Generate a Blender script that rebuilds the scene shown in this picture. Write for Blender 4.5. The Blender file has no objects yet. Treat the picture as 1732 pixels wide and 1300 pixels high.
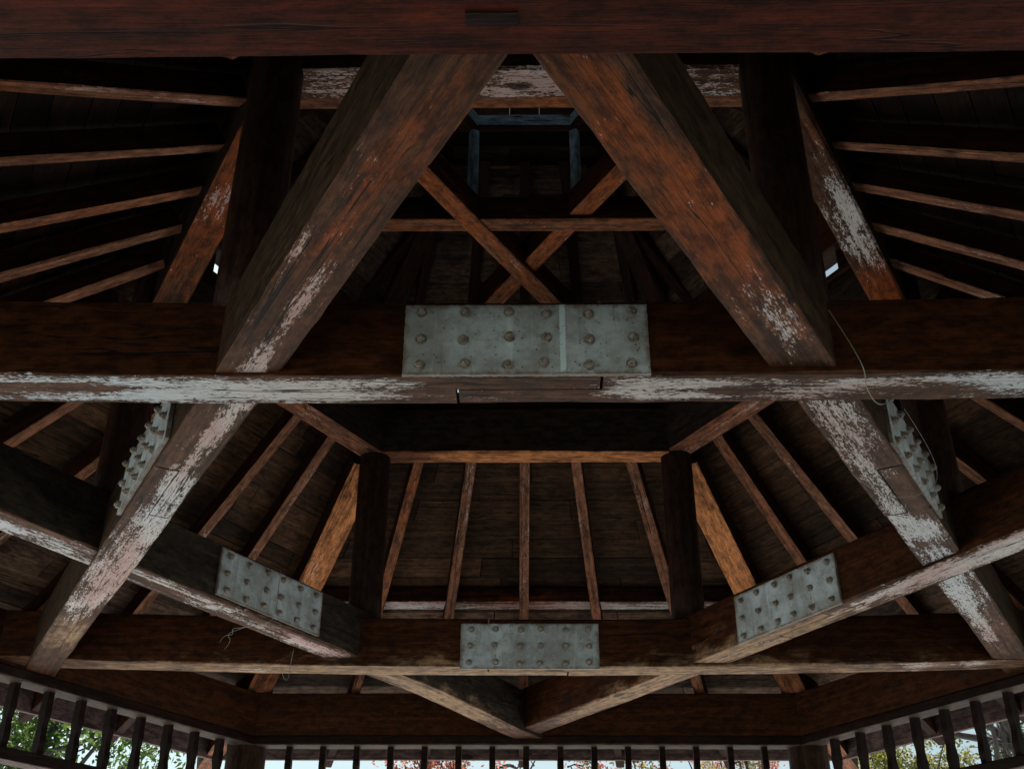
import bpy, math, random
from mathutils import Vector, Matrix
random.seed(7)
S = 3.3                 # metres per plan unit (apothem of the beam star)
EYE = 1.55              # camera height above the paving
HB = EYE + 0.5495 * S   # underside of the big tie beams
sc = bpy.context.scene
col = sc.collection

# ------------------------------------------------------------------ camera
cam_d = bpy.data.cameras.new("camera")
cam = bpy.data.objects.new("camera", cam_d)
col.objects.link(cam)
yaw, pit, rol = 0.0134, 0.5223, 0.0038
def cam_vec(X, U, D):
    c, s = math.cos(rol), math.sin(rol)
    x, up = X * c - U * s, X * s + U * c
    c, s = math.cos(pit), math.sin(pit)
    y, z = D * c - up * s, D * s + up * c
    c, s = math.cos(yaw), math.sin(yaw)
    return Vector((x * c - y * s, x * s + y * c, z))
rx, uy, fz = cam_vec(1, 0, 0), cam_vec(0, 1, 0), cam_vec(0, 0, 1)
m = Matrix((rx, uy, -fz)).transposed().to_4x4()
m.translation = Vector((-0.0006 * S, -1.4559 * S, EYE))
cam.matrix_world = m
cam_d.sensor_width = 36
cam_d.lens = 36 * 1883.5 / 1732
cam_d.clip_start = 0.05
cam_d.clip_end = 3000
sc.camera = cam

# ------------------------------------------------------------------ light
SUN_EL, SUN_AZ = math.radians(48), math.radians(-32)      # compass style: 0 = +Y, clockwise
world = bpy.data.worlds.new("World")
sc.world = world
world.use_nodes = True
wt = world.node_tree
bg = wt.nodes["Background"]
sky = wt.nodes.new("ShaderNodeTexSky")
sky.sky_type = 'NISHITA'
sky.sun_disc = False
sky.sun_elevation = SUN_EL
sky.sun_rotation = SUN_AZ
sky.air_density = 1.0
sky.dust_density = 1.2
sky.ozone_density = 1.0
hs = wt.nodes.new("ShaderNodeHueSaturation")
hs.inputs['Saturation'].default_value = 0.5
wt.links.new(sky.outputs['Color'], hs.inputs['Color'])
tint = wt.nodes.new("ShaderNodeMix")
tint.data_type = 'RGBA'
tint.blend_type = 'MULTIPLY'
tint.inputs['Factor'].default_value = 1.0
tint.inputs['B'].default_value = (0.90, 1.05, 1.0, 1)
wt.links.new(hs.outputs['Color'], tint.inputs['A'])
wt.links.new(tint.outputs['Result'], bg.inputs['Color'])
bg.inputs['Strength'].default_value = 0.040
sun_d = bpy.data.lights.new("sun", 'SUN')
sun_d.energy = 4.5
sun_d.angle = math.radians(0.5)
sun_d.color = (1.0, 0.955, 0.89)
sun = bpy.data.objects.new("sun", sun_d)
col.objects.link(sun)
to_sun = Vector((math.sin(SUN_AZ) * math.cos(SUN_EL), math.cos(SUN_AZ) * math.cos(SUN_EL), math.sin(SUN_EL)))
sun.rotation_euler = to_sun.to_track_quat('Z', 'Y').to_euler()
vs = sc.view_settings
vs.view_transform = 'Standard'
vs.look = 'None'
vs.gamma = 1.0
vs.exposure = 1.5
sc.cycles.max_bounces = 10
sc.cycles.diffuse_bounces = 6

# ------------------------------------------------------------------ materials
class NT:
    def __init__(self, name):
        self.mat = bpy.data.materials.new(name)
        self.mat.use_nodes = True
        self.t = self.mat.node_tree
        self.bsdf = self.t.nodes["Principled BSDF"]
    def n(self, typ, **kw):
        nd = self.t.nodes.new(typ)
        for k, v in kw.items():
            setattr(nd, k, v)
        return nd
    def put(self, sock, v):
        if hasattr(v, 'links') or isinstance(v, bpy.types.NodeSocket):
            self.t.links.new(v, sock)
        else:
            sock.default_value = v
    def math(self, op, a, b=0.0, c=0.0, clamp=False):
        nd = self.n("ShaderNodeMath", operation=op, use_clamp=clamp)
        for i, v in enumerate((a, b, c)):
            self.put(nd.inputs[i], v)
        return nd.outputs[0]
    def mix(self, f, a, b, mode='MIX'):
        nd = self.n("ShaderNodeMix", data_type='RGBA', blend_type=mode)
        self.put(nd.inputs['Factor'], f)
        self.put(nd.inputs['A'], a if not isinstance(a, tuple) else (*a, 1))
        self.put(nd.inputs['B'], b if not isinstance(b, tuple) else (*b, 1))
        return nd.outputs['Result']
    def step(self, v, lo, hi, a=0.0, b=1.0):
        nd = self.n("ShaderNodeMapRange", interpolation_type='SMOOTHSTEP')
        self.put(nd.inputs[0], v)
        for i, q in enumerate((lo, hi, a, b)):
            nd.inputs[i + 1].default_value = q
        return nd.outputs[0]
    def coords(self, seed=True):
        tc = self.n("ShaderNodeTexCoord").outputs['Object']
        if not seed:
            return tc
        oi = self.n("ShaderNodeObjectInfo").outputs['Random']
        cb = self.n("ShaderNodeCombineXYZ")
        self.put(cb.inputs[0], self.math('MULTIPLY', oi, 37.0))
        self.put(cb.inputs[1], self.math('MULTIPLY', oi, 91.0))
        self.put(cb.inputs[2], self.math('MULTIPLY', oi, 53.0))
        ad = self.n("ShaderNodeVectorMath", operation='ADD')
        self.put(ad.inputs[0], tc)
        self.put(ad.inputs[1], cb.outputs[0])
        return ad.outputs[0]
    def noise(self, vec, sx, sy, sz, detail=4, rough=0.55, dist=0.0):
        mu = self.n("ShaderNodeVectorMath", operation='MULTIPLY')
        self.put(mu.inputs[0], vec)
        mu.inputs[1].default_value = (sx, sy, sz)
        nz = self.n("ShaderNodeTexNoise")
        self.put(nz.inputs['Vector'], mu.outputs[0])
        nz.inputs['Scale'].default_value = 1.0
        nz.inputs['Detail'].default_value = detail
        nz.inputs['Roughness'].default_value = rough
        nz.inputs['Distortion'].default_value = dist
        return nz.outputs['Fac']
    def attr(self, name):
        nd = self.n("ShaderNodeAttribute", attribute_name=name)
        return nd.outputs['Fac']
    def bump(self, h, strength=0.4, dist=0.004):
        b = self.n("ShaderNodeBump")
        b.inputs['Strength'].default_value = strength
        b.inputs['Distance'].default_value = dist
        self.put(b.inputs['Height'], h)
        self.t.links.new(b.outputs[0], self.bsdf.inputs['Normal'])
    def out(self, color, rough, metal=0.0, spec=0.5):
        self.put(self.bsdf.inputs['Base Color'], color)
        self.put(self.bsdf.inputs['Roughness'], rough)
        self.put(self.bsdf.inputs['Metallic'], metal)
        self.bsdf.inputs['Specular IOR Level'].default_value = spec
        return self.mat

def wood(name, dark, mid, orange=(0.25, 0.062, 0.014), tan=(0.36, 0.235, 0.14), peel0=0.0, raw0=0.0, rough=0.62,
         pink=(0.52, 0.39, 0.36), white=(0.64, 0.66, 0.67), streak=1.0, spec=0.4, flecks=1.0, tone=False, bump=0.5):
    g = NT(name)
    v = g.coords()
    big = g.noise(v, 0.9, 5.0, 5.0, 5, 0.6)
    med = g.noise(v, 4.4, 11.5, 11.5, 8, 0.68, 0.4)
    stk = g.noise(v, 1.6, 46.0, 46.0, 4, 0.6)
    fine = g.noise(v, 42.0, 135.0, 135.0, 3, 0.75)
    grain = g.noise(v, 5.0, 190.0, 190.0, 2, 0.6)
    peel = g.math('ADD', g.attr("peel"), peel0)
    raw = g.math('ADD', g.attr("raw"), raw0)
    tn = g.attr("tan")
    sky_tint = g.attr("sky_tint")
    c = g.mix(g.step(stk, 0.2, 0.85), dark, mid)
    # worn, bare wood
    rv = g.math('ADD', raw, g.math('MULTIPLY', g.math('SUBTRACT', med, 0.5), 1.5))
    rv = g.math('ADD', rv, g.math('MULTIPLY', g.math('SUBTRACT', stk, 0.5), 0.7))
    rmask = g.step(rv, 0.25, 0.75)
    oc = g.mix(g.step(grain, 0.3, 0.7), tuple(q * 0.55 for q in orange), orange)
    c = g.mix(rmask, c, oc)
    tv = g.math('ADD', tn, g.math('MULTIPLY', g.math('SUBTRACT', med, 0.5), 1.2))
    tmask = g.step(tv, 0.3, 0.7)
    tc = g.mix(g.step(stk, 0.3, 0.75), tuple(q * 0.55 for q in tan), tan)
    c = g.mix(tmask, c, tc)
    mott = g.noise(v, 12.0, 27.0, 27.0, 8, 0.74)
    c = g.mix(g.step(mott, 0.36, 0.62), g.mix(1.0, c, (0.42, 0.42, 0.45), 'MULTIPLY'), g.mix(1.0, c, (1.18, 1.15, 1.12), 'MULTIPLY'))
    # dirt blotches
    c = g.mix(g.step(big, 0.52, 0.72, 0.0, 0.55), c, g.mix(1.0, c, (0.35, 0.36, 0.36), 'MULTIPLY'))
    mott_ = g.noise(v, 9.0, 30.0, 30.0, 4, 0.7)
    # flaking primer
    pv = g.math('ADD', peel, g.math('MULTIPLY', g.math('SUBTRACT', med, 0.5), 1.7))
    pv = g.math('ADD', pv, g.math('MULTIPLY', g.math('SUBTRACT', big, 0.5), 0.9))
    pv = g.math('ADD', pv, g.math('MULTIPLY', g.math('SUBTRACT', fine, 0.5), 1.45 * flecks))
    pv = g.math('ADD', pv, g.math('MULTIPLY', g.math('SUBTRACT', stk, 0.5), 0.95 * streak))
    dash = g.noise(v, 34.0, 150.0, 150.0, 2, 0.6)
    hole = g.step(g.math('ADD', dash, g.math('MULTIPLY', g.math('SUBTRACT', mott_, 0.5), 0.35)), 0.60, 0.65)
    pv = g.math('SUBTRACT', pv, g.math('MULTIPLY', hole, 0.55))
    pmask = g.step(pv, 0.495, 0.55)
    thin = g.step(pv, 0.36, 0.5, 0.0, 0.28)
    wc = g.mix(g.step(g.noise(v, 0.8, 3.0, 3.0, 2), 0.42, 0.58), pink, white)
    wc = g.mix(g.step(sky_tint, 0.0, 0.8), wc, (0.52, 0.585, 0.63))  # bluish primer, also carrying blue sky light put into the colour
    wc = g.mix(g.step(grain, 0.3, 0.7, 0.45, 0.0), wc, g.mix(1.0, wc, (0.55, 0.5, 0.47), 'MULTIPLY'))
    c = g.mix(thin, c, wc)
    c = g.mix(pmask, c, wc)
    # wandering checks along the grain
    chk = g.noise(v, 0.55, 13.0, 13.0, 3, 0.45)
    line = g.math('ABSOLUTE', g.math('SUBTRACT', chk, 0.5))
    gate = g.step(g.noise(v, 0.7, 4.0, 4.0, 1), 0.47, 0.56)
    crack = g.math('MULTIPLY', g.step(line, 0.002, 0.009, 1.0, 0.0), gate)
    c = g.mix(g.math('MULTIPLY', crack, 0.9), c, (0.006, 0.004, 0.003))
    # fine pores and nicks
    pore = g.noise(v, 14.0, 260.0, 260.0, 2, 0.7)
    c = g.mix(g.step(pore, 0.53, 0.66, 0, 0.6), c, g.mix(1.0, c, (0.3, 0.28, 0.27), 'MULTIPLY'))
    c = g.mix(g.step(grain, 0.42, 0.3, 0, 0.35), c, g.mix(1.0, c, (1.45, 1.4, 1.35), 'MULTIPLY'))
    # knots
    mu = g.n("ShaderNodeVectorMath", operation='MULTIPLY')
    g.put(mu.inputs[0], v)
    mu.inputs[1].default_value = (1.6, 3.6, 3.6)
    vo = g.n("ShaderNodeTexVoronoi")
    vo.inputs['Scale'].default_value = 1.0
    g.put(vo.inputs['Vector'], mu.outputs[0])
    kd = g.math('ADD', vo.outputs['Distance'], g.math('MULTIPLY', g.math('SUBTRACT', fine, 0.5), 0.05))
    knot = g.step(kd, 0.07, 0.12, 0.85, 0.0)
    c = g.mix(knot, c, (0.018, 0.011, 0.008))
    if tone:
        tn2 = g.attr("tone")
        c = g.mix(1.0, c, g.mix(tn2, (0.45, 0.42, 0.4), (1.35, 1.2, 1.1)), 'MULTIPLY')
    h = g.math('ADD', g.math('MULTIPLY', pmask, 0.5), g.math('MULTIPLY', grain, 0.35))
    h = g.math('SUBTRACT', h, g.math('MULTIPLY', crack, 1.2))
    h = g.math('ADD', h, g.math('MULTIPLY', med, 0.6))
    h = g.math('SUBTRACT', h, g.math('MULTIPLY', pore, 0.5))
    g.bump(h, bump, 0.004)
    ro = g.math('ADD', rough, g.math('MULTIPLY', pmask, 0.2))
    return g.out(c, ro, 0.0, spec * 0.22)

M = {}
M['beam_side'] = wood('painted_beam_side', (0.026, 0.0095, 0.004), (0.066, 0.022, 0.008), peel0=-0.55, raw0=-0.15, orange=(0.14, 0.036, 0.009), rough=0.5, streak=0.6)
M['grey_side'] = wood('sooty_beam_side', (0.022, 0.018, 0.014), (0.048, 0.038, 0.029), peel0=-0.55, raw0=-0.5, rough=0.6, streak=0.6)
M['ring_side'] = wood('dark_ring_side', (0.022, 0.0155, 0.012), (0.046, 0.03, 0.022), peel0=-0.55, raw0=-0.4, rough=0.55, streak=0.6)
M['beam_under'] = wood('flaking_beam_underside', (0.036, 0.0155, 0.008), (0.125, 0.058, 0.031), raw0=-0.08, pink=(0.47, 0.34, 0.32), white=(0.55, 0.53, 0.52))
M['brown_side'] = wood('weathered_brown_beam_side', (0.028, 0.018, 0.011), (0.065, 0.042, 0.026), peel0=-0.5, raw0=-0.2, rough=0.65)
M['red_beam'] = wood('red_painted_beam', (0.022, 0.0055, 0.0035), (0.09, 0.0165, 0.007), peel0=-0.33, raw0=0.08, orange=(0.17, 0.034, 0.009), pink=(0.2, 0.1, 0.08), white=(0.22, 0.13, 0.1))
M['post'] = wood('dark_post_paint', (0.018, 0.0095, 0.0065), (0.048, 0.025, 0.017), peel0=-0.5, raw0=-0.5, rough=0.55)
M['rafter_under'] = wood('rafter_underside', (0.11, 0.045, 0.024), (0.33, 0.15, 0.085), raw0=0.15, orange=(0.38, 0.11, 0.03), peel0=0.1, pink=(0.42, 0.28, 0.23), white=(0.44, 0.34, 0.3))
M['rafter_side'] = wood('rafter_side', (0.014, 0.0055, 0.003), (0.042, 0.013, 0.005), peel0=-0.6, raw0=0.1, orange=(0.2, 0.045, 0.010))
M['hip_under'] = wood('hip_rafter_underside', (0.09, 0.032, 0.015), (0.28, 0.11, 0.05), raw0=0.55, peel0=0.08, orange=(0.72, 0.29, 0.11), pink=(0.72, 0.42, 0.3), white=(0.7, 0.48, 0.38))
M['deck'] = wood('roof_board', (0.022, 0.0125, 0.0068), (0.092, 0.054, 0.029), peel0=-0.6, raw0=-0.02, orange=(0.17, 0.082, 0.034), tone=True, rough=0.7)
M['deck_dark'] = wood('shade_darkened_red_roof_board', (0.007, 0.0035, 0.0022), (0.020, 0.008, 0.005), peel0=-0.6, raw0=-0.25, orange=(0.03, 0.01, 0.005), tone=True, rough=0.7)  # darker deck copy: shade of the near bays put into its reddish colour
M['deck_eave'] = wood('weathered_eave_deck', (0.06, 0.042, 0.03), (0.15, 0.105, 0.08), peel0=-0.4, raw0=-0.15, orange=(0.16, 0.08, 0.05), tone=True, rough=0.75)
M['eave'] = wood('faded_eave_board', (0.075, 0.05, 0.047), (0.15, 0.105, 0.10), peel0=-0.25, raw0=-0.1, pink=(0.34, 0.25, 0.25), white=(0.36, 0.31, 0.32))
M['rail_under'] = wood('rail_underside', (0.03, 0.019, 0.014), (0.075, 0.05, 0.038), peel0=-0.3, raw0=-0.2)
M['lantern'] = wood('pale_sky_lit_lantern_wood', (0.13, 0.17, 0.21), (0.26, 0.33, 0.38), raw0=-0.5, peel0=-0.1)  # pale wood with blue sky light put into its colour
M['frieze'] = wood('frieze_dark_paint', (0.008, 0.004, 0.003), (0.018, 0.008, 0.006), peel0=-0.6, raw0=-0.5, rough=0.5)

def steel():
    g = NT('galvanised_steel')
    v = g.coords()
    a = g.noise(v, 5, 5, 5, 5, 0.65)
    a2 = g.noise(v, 17, 17, 17, 5, 0.7)
    b = g.noise(v, 60, 60, 60, 3, 0.7)
    dr = g.noise(v, 30, 30, 1.5, 4, 0.6)
    c = g.mix(g.step(a, 0.34, 0.66), (0.25, 0.275, 0.28), (0.42, 0.51, 0.57))
    c = g.mix(g.step(a2, 0.42, 0.66, 0, 0.55), c, (0.19, 0.19, 0.175))
    c = g.mix(g.step(dr, 0.58, 0.72, 0, 0.5), c, (0.62, 0.73, 0.76))
    c = g.mix(g.step(dr, 0.28, 0.4, 0.5, 0), c, (0.14, 0.14, 0.12))
    c = g.mix(g.step(g.math('ADD', g.attr("streak"), g.math('MULTIPLY', g.math('SUBTRACT', b, 0.5), 0.9)), 0.35, 0.7, 0, 0.9), c, (0.55, 0.72, 0.8))
    mu = g.n("ShaderNodeVectorMath", operation='MULTIPLY')
    g.put(mu.inputs[0], v)
    mu.inputs[1].default_value = (55, 55, 55)
    vo = g.n("ShaderNodeTexVoronoi")
    vo.inputs['Scale'].default_value = 1.0
    g.put(vo.inputs['Vector'], mu.outputs[0])
    pit_ = g.math('MULTIPLY', g.step(vo.outputs['Distance'], 0.13, 0.22, 1, 0), g.step(a2, 0.45, 0.56))
    c = g.mix(g.math('MULTIPLY', pit_, 0.75), c, (0.07, 0.045, 0.03))
    c = g.mix(g.step(g.math('ADD', g.attr("raw"), g.math('MULTIPLY', g.math('SUBTRACT', a2, 0.5), 1.3)), 0.35, 0.95, 0, 0.85), c, (0.12, 0.085, 0.055))
    g.bump(g.math('ADD', a2, g.math('MULTIPLY', pit_, -0.8)), 0.5, 0.004)
    return g.out(c, 0.6, 0.05, 0.35)
M['steel'] = steel()
def simple(name, c1, c2, scale=20, rough=0.6, metal=0.0):
    g = NT(name)
    v = g.coords()
    a = g.noise(v, scale, scale, scale, 5, 0.6)
    return g.out(g.mix(g.step(a, 0.3, 0.7), c1, c2), rough, metal)
M['bolt'] = simple('rusty_zinc_bolt', (0.11, 0.085, 0.065), (0.30, 0.29, 0.26), 60, 0.5, 0.2)
M['wire'] = simple('grey_wire', (0.13, 0.14, 0.12), (0.22, 0.24, 0.21), 30, 0.6)
M['tile'] = simple('roof_tile', (0.06, 0.06, 0.06), (0.11, 0.11, 0.11), 6, 0.8)
M['paving'] = simple('granite_paving', (0.46, 0.46, 0.45), (0.58, 0.58, 0.57), 3, 0.8)
M['flag'] = simple('floor_flagstone', (0.32, 0.32, 0.32), (0.44, 0.44, 0.44), 3, 0.7)
M['soil'] = simple('park_ground', (0.24, 0.24, 0.2), (0.36, 0.36, 0.31), 0.6, 0.9)
M['bark'] = simple('bark', (0.03, 0.026, 0.023), (0.07, 0.062, 0.055), 14, 0.9)

def leafmat(name, cols):
    g = NT(name)
    tn = g.attr("tone")
    cr = g.n("ShaderNodeValToRGB")
    e = cr.color_ramp.elements
    e[0].position, e[0].color = 0.0, (*cols[0], 1)
    e[1].position, e[1].color = 1.0, (*cols[-1], 1)
    for i, c in enumerate(cols[1:-1]):
        x = e.new((i + 1) / (len(cols) - 1))
        x.color = (*c, 1)
    g.put(cr.inputs[0], tn)
    tr = g.n("ShaderNodeBsdfTranslucent")
    g.put(tr.inputs[0], cr.outputs[0])
    g.out(cr.outputs[0], 0.55, 0.0, 0.3)
    ms = g.n("ShaderNodeMixShader")
    ms.inputs[0].default_value = 0.45
    o = g.t.nodes["Material Output"]
    g.t.links.new(g.bsdf.outputs[0], ms.inputs[1])
    g.t.links.new(tr.outputs[0], ms.inputs[2])
    g.t.links.new(ms.outputs[0], o.inputs['Surface'])
    return g.mat

# ------------------------------------------------------------------ object helpers
def tag(o, label=None, cat=None, group=None, kind=None):
    if label: o['label'] = label
    if cat: o['category'] = cat
    if group: o['group'] = group
    if kind or label: o['kind'] = kind or 'thing'
    return o
def empty(name, loc=(0, 0, 0)):
    o = bpy.data.objects.new(name, None)
    o.empty_display_size = 0.2
    col.objects.link(o)
    o.location = loc
    return o
class MB:
    def __init__(self):
        self.v, self.f, self.mi, self.at = [], [], [], {}
    def vert(self, p, **a):
        self.v.append(tuple(p))
        for k, x in a.items():
            self.at.setdefault(k, {})[len(self.v) - 1] = x
        return len(self.v) - 1
    def face(self, ids, mi=0):
        self.f.append(tuple(ids)); self.mi.append(mi)
    def box(self, a, b, mi=0, **at):
        x0, y0, z0 = a; x1, y1, z1 = b
        i = [self.vert(p, **at) for p in ((x0,y0,z0),(x1,y0,z0),(x1,y1,z0),(x0,y1,z0),(x0,y0,z1),(x1,y0,z1),(x1,y1,z1),(x0,y1,z1))]
        for q in ((3,2,1,0),(4,5,6,7),(0,1,5,4),(1,2,6,5),(2,3,7,6),(3,0,4,7)):
            self.face([i[k] for k in q], mi)
    def build(self, name, mats, parent=None, mat=None, smooth=False):
        me = bpy.data.meshes.new(name)
        me.from_pydata(self.v, [], self.f)
        for k, d in self.at.items():
            a = me.attributes.new(k, 'FLOAT', 'POINT')
            for i, x in d.items():
                a.data[i].value = x
        for mm in (mats if isinstance(mats, (list, tuple)) else [mats]):
            me.materials.append(mm)
        for p, i in zip(me.polygons, self.mi):
            p.material_index = i
            p.use_smooth = smooth
        me.update()
        o = bpy.data.objects.new(name, me)
        col.objects.link(o)
        if parent: o.parent = parent
        if mat is not None: o.matrix_basis = mat
        return o

def frame_mat(p0, p1, up=(0, 0, 1)):
    """local X runs p0->p1, local Z as near to up as possible; origin at p0"""
    p0, p1 = Vector(p0), Vector(p1)
    x = (p1 - p0).normalized()
    y = Vector(up).cross(x).normalized()
    z = x.cross(y)
    mm = Matrix((x, y, z)).transposed().to_4x4()
    mm.translation = p0
    return mm, (p1 - p0).length

def patchval(patches, t, v):
    s = {'peel': 0.0, 'raw': 0.0, 'tan': 0.0, 'sky_tint': 0.0}
    for k, tc, vc, rt, rv, val in patches:
        d = ((t - tc) / rt) ** 2 + ((v - vc) / rv) ** 2
        s[k] += val * math.exp(-d)
    return s

def timber(mb, rows, z0, z1, cham, rnd, patches=None, zoff=None, scale=1.0, wear=1.0, nb=6, under=True, yoff=None):
    """squared timber along X; rows = (t, y0, y1); worn chamfered arrises; slot 0 sides, slot 1 underside"""
    prev = None
    first = last = None
    j = [rnd.uniform(0.5, 1.5) for _ in range(4)]
    wa, wk, wp = cham * 0.4, rnd.uniform(1.2, 2.2), rnd.uniform(0, 6)
    for ri, (t, y0, y1) in enumerate(rows):
        j = [min(2.2, max(0.35, q + rnd.uniform(-0.5, 0.5) * wear)) for q in j]
        c = [cham * q for q in j]
        if abs(y0) < 0.02: c[0] = c[3] = cham * 0.12
        if abs(y1) < 0.02: c[1] = c[2] = cham * 0.12
        dz = zoff(t / scale) if zoff else 0.0
        wv = rnd.uniform(-1, 1) * cham * 0.12 * wear + (yoff(t / scale) if yoff else 0.0) + wa * math.sin(t * wk + wp)
        sec = []
        a, b = y0 + c[0] + wv, y1 - c[1] + wv
        for k in range(nb):
            sec.append((a + (b - a) * k / (nb - 1), z0 + rnd.uniform(-1, 1) * cham * 0.05 * wear))
        sec += [(y1 + wv, z0 + c[1]), (y1 + wv, z1 - c[2]), (y1 - c[2] + wv, z1), (y0 + c[3] + wv, z1), (y0 + wv, z1 - c[3]), (y0 + wv, z0 + c[0])]
        ids = []
        for k, (y, z) in enumerate(sec):
            at = patchval(patches, t / scale, y / scale) if patches and (k < nb or k in (nb, len(sec) - 1)) else {}
            if k in (nb, len(sec) - 1) and at:
                at = {q: x * 0.7 for q, x in at.items()}
            ids.append(mb.vert((t, y, z + dz), **at))
        if prev:
            n = len(ids)
            for k in range(n):
                k2 = (k + 1) % n
                mb.face((prev[k], prev[k2], ids[k2], ids[k]), 1 if under and (k < nb or k == n - 1) else 0)
        else:
            first = ids
        prev = ids
    mb.face(tuple(reversed(first)), 0)
    mb.face(tuple(prev), 0)

def flip_ok(o):
    return o
def plain_rows(L, w, n):
    return [(L * i / n, -w / 2, w / 2) for i in range(n + 1)]

def bar(name, p0, p1, w, h, mats, parent=None, seed=0, patches=None, cham=0.006, n=None, up=(0, 0, 1), wear=1.0, top=False, scale=1.0, bow=0.0):
    """timber from p0 to p1 (metres) given by the centre of its underside (or of its top)"""
    mm, L = frame_mat(p0, p1, up)
    n = n or max(3, int(L / 0.12))
    mb = MB()
    zo = (lambda t: bow * 4 * (t * scale / L) * (1 - t * scale / L)) if bow else None
    timber(mb, plain_rows(L, w, n), -h if top else 0, 0 if top else h, cham, random.Random(seed), patches, zoff=zo, wear=wear, scale=scale)
    return mb.build(name, mats, parent, mm)

def round_bar(name, p0, p1, r0, r1, mat, parent=None, seed=0, n=20, rows=10):
    mm, L = frame_mat(p0, p1, (0, 1, 0.01))
    rnd = random.Random(seed)
    mb = MB()
    prev = None
    ph = rnd.uniform(0, 6)
    for i in range(rows + 1):
        u = i / rows
        r = r0 + (r1 - r0) * u
        ids = []
        for k in range(n):
            a = 2 * math.pi * k / n
            rr = r * (1 + 0.012 * math.sin(3 * a + ph + u * 2) + rnd.uniform(-0.004, 0.004))
            ids.append(mb.vert((L * u, rr * math.cos(a), rr * math.sin(a))))
        if prev:
            for k in range(n):
                mb.face((prev[k], prev[(k + 1) % n], ids[(k + 1) % n], ids[k]))
        else:
            mb.face(tuple(reversed(ids)))
        prev = ids
    mb.face(tuple(prev))
    return mb.build(name, mat, parent, mm, smooth=True)

def P(x, y, z):          # plan units, z above the beam underside -> metres
    return Vector((x * S, y * S, HB + z * S))
def rad(deg, r, lat=0.0, z=0.0):
    a = math.radians(deg)
    return P(math.cos(a) * r - math.sin(a) * lat, math.sin(a) * r + math.cos(a) * lat, z)

# ------------------------------------------------------------------ setting
def sheet(name, sx, sy, z, mat):
    mb = MB()
    i = [mb.vert(p) for p in ((-sx, -sy, z), (sx, -sy, z), (sx, sy, z), (-sx, sy, z))]
    mb.face(i)
    o = mb.build(name, mat)
    tag(o, kind='structure')
    return o
sheet('ground', 900, 900, -0.12, M['soil'])
mb = MB()
mb.face([mb.vert(p) for p in ((-14, -3.5, -0.1), (14, -3.5, -0.1), (14, 24, -0.1), (-14, 24, -0.1))])
tag(mb.build('plaza', M['paving']), kind='structure')
mb = MB()
b0 = [mb.vert((math.cos(math.radians(30 + 60 * k)) * 0 + math.cos(math.radians(60 * k)) * 4.7, math.sin(math.radians(60 * k)) * 4.7, 0)) for k in range(6)]
b1 = [mb.vert((math.cos(math.radians(60 * k)) * 4.7, math.sin(math.radians(60 * k)) * 4.7, -0.098)) for k in range(6)]
mb.face(b0)
for k in range(6):
    mb.face((b0[k], b1[k], b1[(k + 1) % 6], b0[(k + 1) % 6]))
tag(mb.build('floor', M['flag']), kind='structure')

# ------------------------------------------------------------------ big tie beams (star of six)
BW, BH = 0.0563, 0.086
# normal angle, tilt, distance, z, scarf (t1, t2, which half belongs to the first timber), plate centre/z/size, plate side
BEAMS = {
 'A': dict(a=-90, d=0.4997, rot=-0.0023, z=-0.003, t1=-0.068, t2=0.074, half=-1, plate=(0.002, 0.240), pz=(-0.001, 0.079), side=-1,
           label='near horizontal tie beam crossing the whole frame with large bolted plate and white streaked underside'),
 'B': dict(a=90, d=0.4881, rot=0.0036, z=-0.005, t1=-0.077, t2=0.063, half=1, plate=(-0.008, 0.242), pz=(-0.004, 0.076), side=1,
           label='far horizontal tie beam with bare tan underside and bluish bolted plate'),
 'C': dict(a=210, d=0.4971, rot=-0.0054, z=0.0, t1=-0.078, t2=0.066, half=-1, plate=(0.01, 0.245), pz=(0.006, 0.078), side=-1,
           label='long left diagonal tie beam, worn brown above and chalky white at its lower end'),
 'D': dict(a=330, d=0.4973, rot=-0.0008, z=0.004, t1=-0.055, t2=0.085, half=1, plate=(0.015, 0.245), pz=(0.004, 0.076), side=-1,
           label='long diagonal tie beam on the right, orange brown above and cracked white paint below'),
 'E': dict(a=150, d=0.5090, rot=0.0042, z=0.006, t1=-0.11, t2=0.036, half=1, plate=(-0.018, 0.243), pz=(0.006, 0.081), side=1,
           label='left tie beam running down to the far middle, bolted plate and dangling wires on it'),
 'F': dict(a=30, d=0.5089, rot=0.0006, z=-0.003, t1=-0.06, t2=0.06, half=-1, plate=(0.009, 0.236), pz=(-0.001, 0.079), side=1,
           label='right tie beam rising from the far middle with tilted bolted plate and pale grey underside'),
}
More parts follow.
